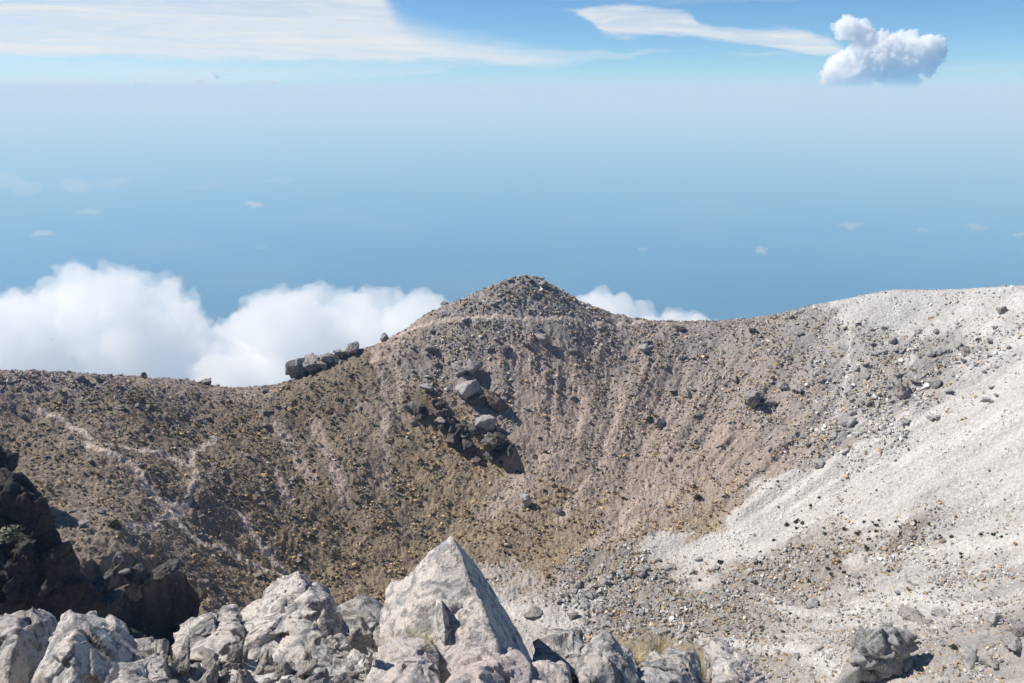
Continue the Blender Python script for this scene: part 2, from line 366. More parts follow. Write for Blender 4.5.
# ------------------------------------------------------------------ rocks
def hull_planes(pts):
    bm = bmesh.new()
    for p in pts: bm.verts.new(p)
    bmesh.ops.convex_hull(bm, input=bm.verts); bm.normal_update()
    N = np.array([f.normal[:] for f in bm.faces]); D = np.array([f.normal.dot(f.verts[0].co) for f in bm.faces]); bm.free()
    s = np.sign(D); return N*s[:, None], D*s
def fracture(Pn, Vd, size, K, off, tilt, seed, warp=.08):
    r_ = np.random.default_rng(seed); s_ = 2.2/size
    Pw = Pn + np.stack([fbm(Pn[:, 0]*s_, Pn[:, 1]*s_, Pn[:, 2]*s_+k*9, 3, seed+k) for k in range(3)], -1)*size*warp
    Pw = Pw*np.array([1., 1., .7]); c = Pw[r_.choice(len(Pw), K, replace=False)]
    i = ((Pw[:, None]-c[None])**2).sum(-1).argmin(1); o = r_.normal(0, off, K)*size; t = r_.normal(0, tilt, (K, 3))
    return o[i] + ((Pw-c[i])*t[i]).sum(1)
def rock_shape(pts, level=5, sharp=26., amp=.04, fr=2.0, seed=0, facet=.0, chips=0, frac=16, hard=False):
    """angular stone: soft intersection of the hull's planes, then fractured and pitted. Returns verts (about centre), faces"""
    pts = np.asarray(pts, float); c = pts.mean(0); q = pts-c
    N, D = hull_planes(q); Vd, Fc = ico(level)
    if chips:
        rc = np.random.default_rng(seed+5); nn = rc.normal(size=(chips, 3)); nn /= np.linalg.norm(nn, axis=1)[:, None]
        N = np.r_[N, nn]; D = np.r_[D, (q@nn.T).max(0)*rc.uniform(.90, .99, chips)]
    size = np.abs(q).max()
    dots = Vd@N.T; inv = np.clip(dots, 0, None)/np.maximum(D, size*.04)
    m = inv.max(1)
    soft = (np.exp(sharp*(inv/m[:, None]-1))).sum(1); R = 1/(m*(1+np.log(soft)/sharp))
    Pn = Vd*R[:, None]; s = 1/size
    x, y, z = (Pn*s*fr).T
    d = fbm(x, y, z, 5, seed, .5)*.75
    # broken steps: terrace a low frequency field
    t = fbm(x*.8+5, y*.8, z*1.2, 3, seed+7)*4; stp = (np.floor(t)+smooth(.35, .65, t-np.floor(t)))/4 - t/4
    d2 = fbm(x*.9, y*.9, z*.9+9, 3, seed+23, .5, ridged=True)-.4
    d = d + .45*fbm(x*4.5, y*4.5, z*4.5, 4, seed+41, .65)
    nz = 1. if not hard else .32
    Pn = Pn + Vd*((d*.6 + stp*.5 + d2*facet*.6)*nz*amp*size*2)[:, None]
    a_ = min(1.6, amp/.03)
    if frac: Pn = Pn + Vd*(fracture(Pn, Vd, size, frac, (.006 if hard else .013)*a_, (.26 if hard else .20)*a_, seed+61, .015 if hard else .08) + (fracture(Pn, Vd, size, frac*6, .003*a_, (.20 if hard else .15)*a_, seed+67, .02 if hard else .08) if level > 3 else 0.))[:, None]
    return Pn, Fc, c
M_pale = mat_rock('pale_andesite', (.57,.54,.505), (.20,.20,.205), (.58,.51,.45), 1.7, .75, .014, .5)
M_grey = mat_rock('grey_andesite', (.40,.39,.38), (.135,.138,.142), (.50,.445,.40), 1.7, .75, .014, .5)
M_pink = mat_rock('pinkish_andesite', (.54,.50,.475), (.24,.22,.22), (.50,.42,.38), 1.7, .55, .012, .2)
M_mid = mat_rock('weathered_boulder', (.31,.30,.29), (.14,.138,.138), (.34,.30,.27), .5, .6, .10, .6)
M_midl = mat_rock('weathered_boulder_pale', (.36,.36,.36), (.18,.18,.18), (.40,.375,.35), .5, .5, .10, .6)
M_dark = mat_rock('dark_lava_rock', (.13,.125,.12), (.055,.055,.055), (.17,.14,.12), .22, .6, .25, .9)

def hero(name, px, mat, label, level=5, back=.55, yoff=0, group=None, amp=.035, fr=2.2, seed=0, sharp=30, cat='rock', facet=.25, chips=6):
    """px: outline/ridge points as (u, v, distance); a few rear and buried points are added from the stone's own size"""
    pts = [at_y(u, v, y) for u, v, y in px]
    pts = np.array(pts); w = (pts[:, 0].max()-pts[:, 0].min())
    extra = []
    c = pts.mean(0); lo = pts[:, 2].min()
    for p in pts:
        q = p.copy(); q[:2] = c[:2]+(p[:2]-c[:2])*.82; q[1] += w*back; q[2] = lo + (p[2]-lo)*.45; extra.append(q)
    for p in pts[pts[:, 2] < lo + .35*(pts[:, 2].max()-lo)]:
        q = p.copy(); q[2] = lo - .5; q[1] += .02; extra.append(q)
    pts = np.r_[pts, extra]
    level = 6
    Pn, Fc, c = rock_shape(pts, level, 400, amp*.85, fr, seed, facet, chips, 20, True)
    me = mesh_from(name, Pn, Fc); o = link(name, me, mat, label=label, category=cat); o.location = c
    if group: o['group'] = group
    return o
hero('pyramid_rock', [(452,537,6.3),(430,552,6.35),(384,590,6.5),(383,622,6.0),(392,690,5.4),(455,700,5.1),(459,560,6.15),(478,600,5.8),(497,640,5.45),(508,690,5.2),(535,690,5.9),(533,662,6.1),(515,630,6.3),(495,598,6.45),(470,560,6.4),(405,640,5.6)],
     M_pale, 'tall pale pyramid-shaped rock with a dark shaded flank', 6, .35, amp=.011, fr=3.2, seed=3, sharp=60, facet=.1, chips=0)
hero('rock', [(436,600,5.80),(442,598,5.84),(450,616,5.72),(453,628,5.62),(444,646,5.5),(434,640,5.62),(442,606,5.66),(445,634,5.5)],
     M_pale, 'thin flake jutting from the face of the pyramid rock, casting a black triangle', 5, .1, amp=.02, seed=6, sharp=60)
hero('rock', [(28,690,4.9),(46,652,5.1),(60,624,5.3),(73,614,5.4),(86,624,5.35),(102,640,5.3),(120,662,5.2),(132,690,5.0),(74,632,5.05),(72,690,4.7),(40,672,4.85)],
     M_pale, 'large rounded grey-white boulder with a vertical shadow on its face, below the shaded crag', 6, .5, amp=.03, fr=2.6, seed=12, sharp=22)
hero('rock', [(-40,640,5.8),(-10,622,5.9),(17,615,5.9),(34,624,5.9),(43,642,5.9),(40,680,5.6),(8,700,5.2),(-40,700,5.2),(14,640,5.5)],
     M_grey, 'bluish dark boulder cut by the frame edge, half hidden behind the big rounded boulder', 5, .5, amp=.04, seed=21)
hero('rock', [(176,634,6.0),(205,627,6.1),(229,614,6.2),(236,626,6.15),(236,655,5.7),(178,662,5.6),(172,646,5.8)], M_pale, 'low white slab with a flat tilted top beside the bulky white rock', 6, .4, amp=.03, seed=31, sharp=60)
hero('rock', [(234,630,6.3),(250,613,6.4),(285,600,6.5),(307,592,6.4),(318,602,6.3),(330,622,6.25),(322,690,5.4),(232,690,5.3),(300,640,5.75),(262,640,5.8)], M_pale, 'bulky white rock with a smooth cream face, broader than its neighbours', 6, .45, amp=.035, fr=2.6, seed=44)
hero('rock', [(261,604,6.55),(265,589,6.6),(275,582,6.7),(297,573,6.7),(305,582,6.6),(307,592,6.4),(300,618,6.2),(262,622,6.2),(285,600,6.3)], M_pale, 'grey-white blunt block leaning on top of the bulky white rock', 6, .4, amp=.03, seed=52, sharp=50)
hero('rock', [(322,604,6.1),(309,632,5.9),(308,650,5.8),(335,660,5.8),(340,628,6.1),(330,612,6.15)], M_pale, 'narrow upright pale fin with a black shaded side beside the bulky white rock', 6, .4, amp=.03, seed=63, sharp=60)
hero('rock', [(328,612,6.9),(362,596,7.2),(376,604,7.15),(400,642,6.7),(386,650,6.4),(350,640,6.5)], M_grey, 'flat leaning grey slab lying behind the grass tuft', 5, .3, amp=.02, seed=72, sharp=60)
hero('rock', [(345,622,6.2),(362,616,6.3),(370,640,6.2),(378,655,6.1),(350,660,5.8)], M_grey, 'small tooth-shaped grey stone in front of the leaning slab', 5, .4, amp=.03, seed=83)
hero('rock', [(312,650,5.6),(332,636,5.8),(346,642,5.8),(348,668,5.5),(318,676,5.3)], M_grey, 'blocky mottled grey stone at the foot of the narrow upright fin', 5, .5, amp=.04, seed=93)
hero('rock', [(340,664,5.4),(352,651,5.6),(370,656,5.5),(372,690,5.2),(338,690,5.0)], M_pale, 'small cleft white stone touching the smooth rounded boulder', 5, .5, amp=.04, seed=103)
hero('rock', [(304,680,5.2),(318,667,5.4),(332,674,5.4),(338,694,5.2),(300,700,5.0)], M_grey, 'dark lumpy stone at the frame edge below the blocky mottled stone', 5, .5, amp=.04, seed=113)
hero('rock', [(360,690,4.9),(370,668,5.1),(398,654,5.25),(424,651,5.3),(438,668,5.2),(440,700,4.8),(400,700,4.6)], M_pink, 'smooth rounded pinkish boulder in front of the grass tuft', 6, .5, amp=.025, seed=121, sharp=20)
hero('rock', [(532,656,6.3),(558,638,6.5),(584,633,6.6),(589,642,6.5),(580,668,6.1),(574,690,5.9),(532,690,5.9)], M_grey, 'pale grey wedge rock with a notched dark end, next beyond the pyramid rock', 6, .45, amp=.028, seed=133, sharp=50)
hero('rock', [(575,676,5.6),(590,650,5.9),(602,640,6.0),(614,643,6.0),(632,665,5.9),(650,700,5.6),(575,700,5.2),(607,660,5.7)], M_grey, 'peaked purple-grey rock with a shadowed edge between wedge rock and dry grass', 6, .45, amp=.028, seed=143, sharp=44)
hero('rock', [(528,676,5.2),(545,669,5.4),(566,667,5.4),(574,684,5.3),(578,700,5.0),(525,700,4.9)], M_pink, 'low mauve stone at the frame edge below the wedge rock', 6, .5, amp=.03, seed=153)
hero('rock', [(440,684,5.0),(470,668,5.2),(500,664,5.3),(530,672,5.2),(534,700,4.9),(438,700,4.6)], M_pink, 'broad pinkish stone lying against the foot of the pyramid rock', 6, .5, amp=.03, seed=163)
hero('rock', [(640,680,5.8),(664,654,6.3),(682,656,6.3),(698,668,6.2),(714,700,5.9),(640,700,5.4),(686,672,6.0)], M_grey, 'grey rock with a black chipped corner, in front of the dry grass patch', 5, .4, amp=.03, seed=173, sharp=45)
hero('rock', [(706,650,7.0),(712,641,7.1),(724,640,7.1),(736,654,7.0),(760,675,6.6),(740,674,6.5),(716,668,6.5)], M_grey, 'thin dark slab tilted outward beyond the dry grass patch', 5, .3, amp=.02, seed=183, sharp=60)
hero('rock', [(716,684,6.0),(730,668,6.3),(752,668,6.3),(770,690,6.0),(715,700,5.7)], M_pale, 'low pale stone under the thin dark slab', 5, .5, amp=.03, seed=193)
hero('rock', [(138,662,5.3),(146,652,5.4),(158,650,5.4),(163,664,5.3),(160,680,5.1),(136,680,5.0)], M_grey, 'small bluish stone wedged between the rounded boulder and the low white slab', 5, .5, amp=.04, seed=203)
hero('rock', [(108,684,4.9),(124,668,5.05),(143,664,5.1),(158,686,5.0),(160,700,4.8),(105,700,4.6)], M_pale, 'pale wedge stone with a dark end, tucked below the small bluish stone', 5, .5, amp=.04, seed=213)
hero('rock', [(122,648,5.9),(134,642,6.),(150,648,6.),(158,664,5.8),(124,668,5.6)], M_grey, 'small grey stone peeping out behind the rounded boulder', 4, .5, amp=.04, seed=223)
hero('rock', [(598,606+40,6.9),(612,644,7.1),(628,652,7.1),(640,672,6.8),(600,680,6.6)], M_grey, 'small grey stone at the back of the peaked rock', 4, .5, amp=.04, seed=233)

# archetype stones, object-space unit size
def archetype(seed, level=3, flat=.7, npt=11, amp=.06, sharp=26):
    r = np.random.default_rng(seed); p = r.normal(size=(npt, 3)); p /= np.linalg.norm(p, axis=1)[:, None]; p *= r.uniform(.7, 1.15, (npt, 1)); p[:, 2] *= flat; p[:, 0] *= 1.2
    Pn, Fc, c = rock_shape(np.r_[p, -p*.35], level, 120, amp*.5, 2.2, seed, .35, 5, 9 if level > 2 else 0); return Pn, Fc
# ledge rubble in front
gr_rub = 'loose stones on the ledge in front'
arch_near = [mesh_from('stone', *archetype(300+i, 4, .65 + .2*(i % 3)/2)) for i in range(7)]
nst = 0
spots = []
for k in range(900):
    if nst >= 150: break
    u = RNG.uniform(-10, 700); v = RNG.uniform(640, 700)
    if 150 < u < 320 or RNG.random() < .35: pass
    else: continue
    d = ray(u, v); d = d/d[1]; ys = np.linspace(2.5, 9, 400); zz = z_ground(d[0]*ys, ys)
    h = np.nonzero(zz > d[2]*ys)[0]
    if not len(h): continue
    y = ys[h[0]]; x = d[0]*y
    s = float(np.clip(RNG.lognormal(-2.75, .55), .03, .17))
    if any((x-a)**2+(y-b)**2 < (.8*(s+c_))**2 for a, b, c_ in spots): continue
    spots.append((x, y, s)); i = int(RNG.integers(7))
    tint = ['pale', 'pinkish', 'pale'][i % 3]; m = [M_pale, M_pink, M_pale][i % 3]
    o = bpy.data.objects.new('stone', arch_near[i]); C.objects.link(o)
    if not arch_near[i].materials: arch_near[i].materials.append(m)
    o.location = (x, y, float(z_ground(np.array([x]), np.array([y]))[0]) + s*.25); o.scale = (s, s, s); o.rotation_euler = tuple(RNG.uniform(0, 6.28, 3)*np.array([.15, .15, 1]))
    sz = 'fist-sized' if s < .06 else 'head-sized'
    o['label'] = f'{sz} {tint} stone in the loose rubble around the big front rocks'; o['category'] = 'stone'; o['group'] = f'{sz} {tint} stones in the loose rubble of the ledge'
    nst += 1

arch_sh = []
for i in range(6):
    v_, f_ = rock_shape(np.random.default_rng(440+i).normal(size=(8, 3))*np.array([1., .8, 1.5])*.6, 5, 400, .03, 2.2, 450+i, .2, 3, 14, True)[:2]; arch_sh.append(mesh_from('rock', v_, f_)); arch_sh[-1].materials.append([M_pale, M_pale, M_grey][i % 3])
shards = [(186,662,.16),(212,668,.13),(236,664,.12),(168,676,.15),(262,672,.14),(290,662,.13),(300,676,.15),(322,690,.13),(150,690,.14),(206,690,.16),(248,690,.14),(344,690,.12),(92,694,.12),(380,668,.09),(356,640,.11),(488,690,.13),(560,690,.12),(592,690,.10),(620,690,.13),(650,692,.12),(724,690,.12),(58,694,.10)]
for k, (u, v, s_) in enumerate(shards):
    d = ray(u, v); d = d/d[1]; ys = np.linspace(2.5, 9, 400); zz = z_ground(d[0]*ys, ys); h = np.nonzero(zz > d[2]*ys)[0]; y_ = ys[h[0]] if len(h) else 5.2
    o = bpy.data.objects.new('rock', arch_sh[k % 6]); C.objects.link(o); o.location = (d[0]*y_, y_, d[2]*y_ + s_*.15); o.scale = (s_, s_, s_); o.rotation_euler = (RNG.uniform(-.8, .8), RNG.uniform(-.8, .8), RNG.uniform(0, 6.28))
    tn = 'grey' if k % 3 == 2 else 'pale'; o['label'] = f'sharp {tn} broken shard wedged among the big front rocks'; o['category'] = 'rock'; o['group'] = f'sharp {tn} shards among the front rocks'
# ------------------------------------------------------------------ mid-distance boulders, each its own object
arch_mid = [archetype(500+i, 4, .6+.12*(i % 4), 10 + i % 4) for i in range(8)]
me_mid = [mesh_from('boulder', *a) for a in arch_mid]; me_midl = [m.copy() for m in me_mid]; me_midd = [mesh_from('boulder', *archetype(560+i, 5, .8, 12, .13)) for i in range(8)]
me_midc = [m.copy() for m in me_midd]
for m in me_midc: m.materials.append(M_mid)
for m in me_mid: m.materials.append(M_mid)
for m in me_midl: m.materials.append(M_midl)
for m in me_midd: m.materials.append(M_dark)
boulder_xy = []
def gz(x, y): return float(z_ground(np.array([x]), np.array([y]))[0])
def boulder(u, v, wpx, asp=.75, tone='m', label=None, group=None, sink=.25, seed=None, rot=None, hgt=None):
    x, y = unproject(u, v); s = wpx*.5*(cp*y-sp*float(z_rbf(x, y)))/F
    k = int(RNG.integers(8)) if seed is None else seed
    me = {'m': me_mid, 'l': me_midl, 'd': me_midd, 'c': me_midc}[tone][k]
    o = bpy.data.objects.new('boulder', me); C.objects.link(o)
    zz = gz(x, y); o.location = (x, y, zz + s*asp*(.5-sink))
    o.scale = (s, s*.9, s*(hgt or asp)); o.rotation_euler = (RNG.uniform(-.25, .25), RNG.uniform(-.25, .25), RNG.uniform(0, 6.28) if rot is None else rot)
    o['label'] = label; o['category'] = 'boulder'
    if group: o['group'] = group
    boulder_xy.append((x, y, s)); return o
named = [
 (468,400,26,.8,'l','broad pale-topped boulder perched at the head of the dark scarp under the peak',.1),(464,374,18,1.2,'c','narrow upright block standing above the pale-topped boulder under the peak',.2),
 (497,408,24,1.1,'d','dark craggy boulder beside the pale-topped boulder, shadow under it',.1),(478,408,16,1.4,'d','black broken block under the overhang of the pale-topped boulder',.2),
 (486,432,20,.8,'l','smooth light grey egg-shaped boulder resting on the scarp edge',.0),(427,399,14,.9,'l','light grey boulder casting a black shadow at the upper end of the scarp',.1),
 (412,402,13,1.,'m','small grey boulder next to the light grey one at the upper end of the scarp',.2),(470,440,20,.7,'d','dark jagged rock in the scarp just below the egg-shaped boulder',.2),
 (494,447,28,.9,'d','biggest black crag at the lower end of the scarp',.2),(455,430,18,.8,'d','dark rubble block half way along the scarp',.2),(443,420,15,.8,'m','grey block in the upper third of the scarp',.2),
 (480,455,15,.8,'d','low dark block at the base of the scarp',.3),(542,344,14,1.,'m','grey rounded boulder high on the wall straight below the summit trail',.1),(525,346,10,1.,'m','smaller grey boulder next to the rounded one below the summit trail',.1),
 (504,354,13,1.,'m','grey boulder a little lower than the pair below the summit trail',.1),(497,345,9,.8,'m','small flat boulder just above a grey boulder below the summit trail',.1),
 (645,353,14,1.,'l','pale grey boulder alone on the upper wall between the peak and the saddle',.1),(687,393,11,1.,'m','grey boulder low on the open pinkish scree, sitting alone',.1),(525,507,13,1.3,'l','teardrop-shaped upright pale boulder low on the wall',.1),
 (430,350,14,.9,'m','grey boulder on the shoulder left bare under the trail',.2),(753,406,22,.9,'c','wide angular grey boulder in the middle of the rubbly wall',.2),(783,391,11,1.4,'m','tall narrow block uphill of the wide angular boulder',.1),(771,405,13,.6,'m','flat boulder beside the wide angular boulder',.2),
 (937,352,18,.8,'l','pale boulder with a black underside near the top of the ash slope',.1),(965,349,20,.6,'m','long flat boulder at the end of the row near the top of the ash slope',.2),(1002,313,9,1.2,'m','small upright boulder near the crest of the ash slope',.1),
 (903,393,20,1.,'c','dark split boulder in the rock cluster on the ash slope',.2),(899,376,10,1.,'m','round boulder above the split boulder on the ash slope',.1),(917,380,13,.8,'m','tilted boulder right behind the split boulder on the ash slope',.2),(935,385,15,.7,'m','flat brown boulder at the lower end of the rock cluster on the ash slope',.2),
 (988,400,15,.6,'l','low pale wedge of rock half buried in open ash',.3),(848,424,19,.7,'l','low grey slab where the rubble ends and the ash begins',.2),(819,465,14,.9,'l','lone pinkish grey boulder on the edge of the ash run',.1),(752,335,9,.9,'d','small black boulder just under the saddle crest',.2),
 (680,330,9,.7,'d','black flat rock on the saddle crest',.2),(648,345,8,.7,'m','small rock just above the pale lone boulder',.2),(558,512,8,1.,'m','small boulder in the grass right of a teardrop one',.2),
 (660,423,10,1.,'m','small grey boulder in mid scree under the saddle',.2),(668,428,8,.9,'l','tiny pale boulder touching another in mid scree',.2),
 (207,383,14,.9,'m','dark knobby boulder breaking the skyline of the low crest',.0),(143,373,7,.9,'m','small boulder on the skyline of the low crest',.0),(80,381,13,.9,'m','grey boulder pair member just under the low crest',.1),(97,381,9,.9,'m','smaller member of the boulder pair under the low crest',.1),
 (353,353,17,.9,'c','dark crag block on the skyline notch',.0),(341,358,15,.8,'c','smaller dark crag block on the skyline notch',.0),(301,373,22,1.3,'c','tallest block of the knob on the skyline',.0),(314,371,24,1.0,'c','broad brown block of the knob on the skyline',.0),(329,364,18,.8,'c','low block at the inner end of the knob on the skyline',.0),
 (385,338,10,.9,'m','light brown rock on the skyline just below the shoulder',.0),(510,282,7,.7,'m','flat rock left of the summit top',.0),(521,281,6,.6,'m','rock crowning the very summit of the peak',.0),(532,283,7,.7,'d','dark rock just past the summit top',.0),(543,286,8,.8,'m','rock on the summit shoulder sloping to the saddle',.0),
 (640,575,12,.8,'l','big round grey boulder at the rim of the pale dry basin',.1),(578,585,14,.9,'m','round dark grey boulder on the pale dry basin',.1),(565,598,9,.9,'m','smaller dark boulder below the round one on the basin',.1),(590,597,13,.9,'l','pale boulder with black shadow on the basin edge',.1),(586,609,12,.8,'l','pale boulder just below another with black shadow on the basin edge',.1),
 (533,618,19,.5,'m','long flat boulder lying alone on the pale dry basin',.2),(573,620,11,1.,'m','egg-shaped grey boulder at the grass margin of the basin',.1),(547,635,9,.9,'m','small dark boulder at the near margin of the basin',.1),(605,582,13,.8,'l','pale boulder in the boulder field nearest the basin',.1),
 (660,632,18,.7,'l','pale flat boulder above the front dry grass',.2),(812,603,14,.7,'l','pale block in the middle of the grassy boulder field',.1),
 (914,620,30,.6,'m','large grey boulder embedded uphill of the knobby crag',.3),(942,616,20,.5,'m','flat grey boulder with a tan mossy top',.3),(928,626,18,.6,'m','low grey boulder in front of the large embedded one',.3),
 (970,660,30,.7,'l','big pale-topped grey boulder in the near corner cluster',.2),(992,662,22,.7,'m','rounded boulder in the middle of the near corner cluster',.2),(1010,652,28,.8,'m','largest grey boulder of the near corner cluster',.2),(1022,640,20,.8,'m','boulder cut by the frame in the near corner cluster',.2),
 (993,628,16,.7,'l','white-capped boulder uphill of the near corner cluster',.2),(1012,626,18,.6,'m','flat boulder uphill of the near corner cluster',.2),(985,645,13,.6,'l','small pale slab between corner cluster boulders',.2),(1003,605,15,.6,'m','low boulder further up from the corner cluster',.2)]
for nm in named:
    boulder(nm[0], nm[1], nm[2]*1.15, nm[3], nm[4], nm[5], sink=nm[6])
for k in range(30):
    f_ = RNG.random(); boulder(420+88*f_+RNG.uniform(-5, 5), 404+54*f_+RNG.uniform(-4, 6), RNG.uniform(7, 17), RNG.uniform(.8, 1.2), 'd', 'dark jagged block among the crowd piled along the diagonal scarp under the peak', 'dark jagged blocks piled along the diagonal scarp', sink=.15)
# unnamed ones by area
areas = [ # u0,u1,v0,v1,count,size range px, tone, text
 ((20,300,392,470),26,(5,9),'m','small grey boulder among the scattered ones on the brown slope beneath the low crest'),
 ((60,300,470,600),26,(5,10),'m','small grey boulder among the scattered ones beside the pale trails'),
 ((410,640,300,420),34,(5,9),'m','small grey boulder among those strewn over the wall beneath the peak'),
 ((640,830,335,470),34,(5,10),'m','small grey boulder among those strewn over the rubbly wall below the saddle'),
 ((840,1010,320,430),30,(6,11),'l','small pale grey boulder among those strewn over the upper ash slope'),
 ((570,760,560,640),42,(6,12),'l','pale grey boulder among many in the grassy boulder field beyond the basin'),
 ((760,1015,570,680),26,(6,11),'l','pale grey boulder among those spread over the near ash and grass flats')]
for (u0, u1, v0, v1), n, (s0, s1), tone, text in areas:
    for k in range(n):
        boulder(RNG.uniform(u0, u1), RNG.uniform(v0, v1), RNG.uniform(s0, s1)*(1 if RNG.random() < .8 else 1.25), RNG.uniform(.6, 1.), tone, text, text.replace('small grey boulder', 'small grey boulders').replace('pale grey boulder', 'pale grey boulders'), sink=.2)

# knobby crag near the lower edge
cx_, cy_ = unproject(880, 676); crag = bpy.data.objects.new('rock_crag', None); C.objects.link(crag); zc = gz(cx_, cy_); crag.location = (cx_, cy_, zc)
crag['label'] = 'knobbly blue-grey crag of stacked lumps rising from the near slope, cut by the lower frame'; crag['category'] = 'crag'
M_knob = mat_rock('knobbly_crag_rock', (.36,.365,.37), (.13,.135,.14), (.40,.385,.36), .6, .55, .09, .8)
pxm = (cp*cy_-sp*zc)/F
Pn, Fc = archetype(751, 5, 1., 12, .08); u_ = pxm
o = link('core', mesh_from('core', Pn*np.array([25*u_, 18*u_, 38*u_]), Fc), M_knob, crag); o.location = (0, 1.5, 16*u_)
for k, (du, dh, w) in enumerate([(-12,46,11),(3,50,11),(16,48,11),(-20,34,11),(-6,36,13),(9,36,13),(22,36,11),(-24,20,12),(-10,22,14),(6,20,14),(20,20,13),(-18,6,14),(0,5,15),(16,4,14),(28,8,11),(-8,-8,14),(12,-10,14)]):
    fr_ = math.sqrt(max(0., 1-(du/30)**2-((dh-16)/44)**2)); s_ = w*u_*1.05; Pn, Fc = archetype(700+k, 4, .95, 12, .07, 14)
    o = link('lump', mesh_from('lump', Pn*s_, Fc), M_knob, crag); o.location = (du*u_*.95, 1.5-17*u_*fr_, dh*u_*.98); o.rotation_euler = tuple(RNG.uniform(-.6, .6, 3))
Pn, Fc = archetype(761, 4, .8, 12, .07); o = link('lump', mesh_from('lump', Pn*11*u_, Fc), M_knob, crag); o.location = (40*u_, -1, 4*u_)
# smooth flank
Pn, Fc = archetype(741, 4, .9, 10, .03, 20); s = 17*pxm
o = link('flank', mesh_from('flank', Pn*np.array([s, s, s*1.7]), Fc), M_midl, crag); o.location = (-29*pxm, .3, 4*pxm); o.rotation_euler = (0, .45, 0)

# ------------------------------------------------------------------ shaded crag on the other side
def crag_mesh(name, pts, mat, label, level, amp, fr, seed, cat='crag', sharp=18, facet=.6):
    Pn, Fc, c = rock_shape(np.array(pts), level, 60, amp, fr, seed, facet, 10, 60)
    o = link(name, mesh_from(name, Pn, Fc), mat, label=label, category=cat); o.location = c; return o
def cpt(u, v, y): return at_y(u, v, y)
M_crag = mat_rock('shaded_crag_rock', (.075,.070,.066), (.04,.038,.037), (.11,.09,.07), .16, .6, .30, .8)  # shade put into the base colour: grey rock darkened to near-black
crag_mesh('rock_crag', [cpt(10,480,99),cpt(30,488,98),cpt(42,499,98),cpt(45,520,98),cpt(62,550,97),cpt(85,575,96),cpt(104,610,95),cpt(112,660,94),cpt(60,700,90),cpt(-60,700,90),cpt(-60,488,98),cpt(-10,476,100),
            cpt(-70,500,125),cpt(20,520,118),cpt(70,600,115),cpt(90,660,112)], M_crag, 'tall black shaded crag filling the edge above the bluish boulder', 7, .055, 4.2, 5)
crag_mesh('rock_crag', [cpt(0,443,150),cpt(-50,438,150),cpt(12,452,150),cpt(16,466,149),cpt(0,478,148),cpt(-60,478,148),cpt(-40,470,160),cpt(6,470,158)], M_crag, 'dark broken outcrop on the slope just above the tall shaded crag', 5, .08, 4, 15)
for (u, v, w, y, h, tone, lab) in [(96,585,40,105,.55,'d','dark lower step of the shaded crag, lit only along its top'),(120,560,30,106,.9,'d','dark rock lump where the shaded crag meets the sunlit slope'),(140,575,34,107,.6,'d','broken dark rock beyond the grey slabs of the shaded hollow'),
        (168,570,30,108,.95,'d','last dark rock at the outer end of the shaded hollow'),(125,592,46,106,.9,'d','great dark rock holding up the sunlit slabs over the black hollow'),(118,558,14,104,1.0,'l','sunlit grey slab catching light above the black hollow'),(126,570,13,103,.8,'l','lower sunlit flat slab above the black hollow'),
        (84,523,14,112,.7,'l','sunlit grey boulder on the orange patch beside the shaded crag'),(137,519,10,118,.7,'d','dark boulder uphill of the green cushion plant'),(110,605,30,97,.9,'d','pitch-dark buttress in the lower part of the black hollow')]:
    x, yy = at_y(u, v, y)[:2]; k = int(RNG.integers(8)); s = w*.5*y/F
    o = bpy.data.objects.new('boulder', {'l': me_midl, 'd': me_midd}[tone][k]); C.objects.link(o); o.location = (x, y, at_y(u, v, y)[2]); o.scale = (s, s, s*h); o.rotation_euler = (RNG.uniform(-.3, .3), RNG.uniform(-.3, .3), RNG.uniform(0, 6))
    o['label'] = lab; o['category'] = 'boulder'

# ------------------------------------------------------------------ stuff: gravel and stones, grass
def scatter_xy(n, u0=-60, u1=1090, y0=88, y1=272):
    az = np.arctan((RNG.uniform(u0, u1, n)-CX)/F/1.0); y = y0 + (y1-y0)*RNG.random(n)**.9
    return np.tan(az)*y/cp*1.0, y
def merged(name, protos, xy, size, mat, colf, label, tilt=.4, squash=(.6, 1.1), lift=.3, up=False):
    x, y = xy; z = z_ground(x, y); Vs, Fs, Cs = [], [], []; off = 0
    k = RNG.integers(len(protos), size=len(x)); col = colf(len(x))
    for p, (pv, pf) in enumerate(protos):
        m = np.nonzero(k == p)[0]
        if not len(m): continue
        a = RNG.uniform(0, 6.28, len(m)); ca, sa = np.cos(a), np.sin(a); s = size[m]; sz = s*RNG.uniform(*squash, len(m))
        px = pv[None, :, 0]*s[:, None]; py = pv[None, :, 1]*s[:, None]*RNG.uniform(.7, 1., (len(m), 1)); pz = pv[None, :, 2]*sz[:, None]
        tx = RNG.uniform(-tilt, tilt, (len(m), 1)); pz2 = pz + px*tx
        vx = px*ca[:, None]-py*sa[:, None]+x[m, None]; vy = px*sa[:, None]+py*ca[:, None]+y[m, None]; vz = pz2 + (z[m]+sz*lift)[:, None]
        Vs.append(np.stack([vx, vy, vz], -1).reshape(-1, 3)); Fs.append((pf[None]+(np.arange(len(m))*len(pv))[:, None, None]).reshape(-1, pf.shape[1])+off); off += len(m)*len(pv)
        Cs.append(np.repeat(col[m], len(pv), 0))
    me = mesh_from(name, np.concatenate(Vs), np.concatenate(Fs), False); color_attr(me, 'Col', np.clip(np.concatenate(Cs), .01, .8))
    return link(name, me, mat, kind='stuff', label=label)
N = 240000
x, y = scatter_xy(N); w = zone_weights(x, y); dens = w@np.array([.20, 1.0, .62, .40, .30])
cl = fbm(x*.12, y*.12, 5., 3, 201); dens = dens*(.9+3.2*cl); 
for t_ in trails: dens[(seg_dist(x, y, t_) < .85)] = 0
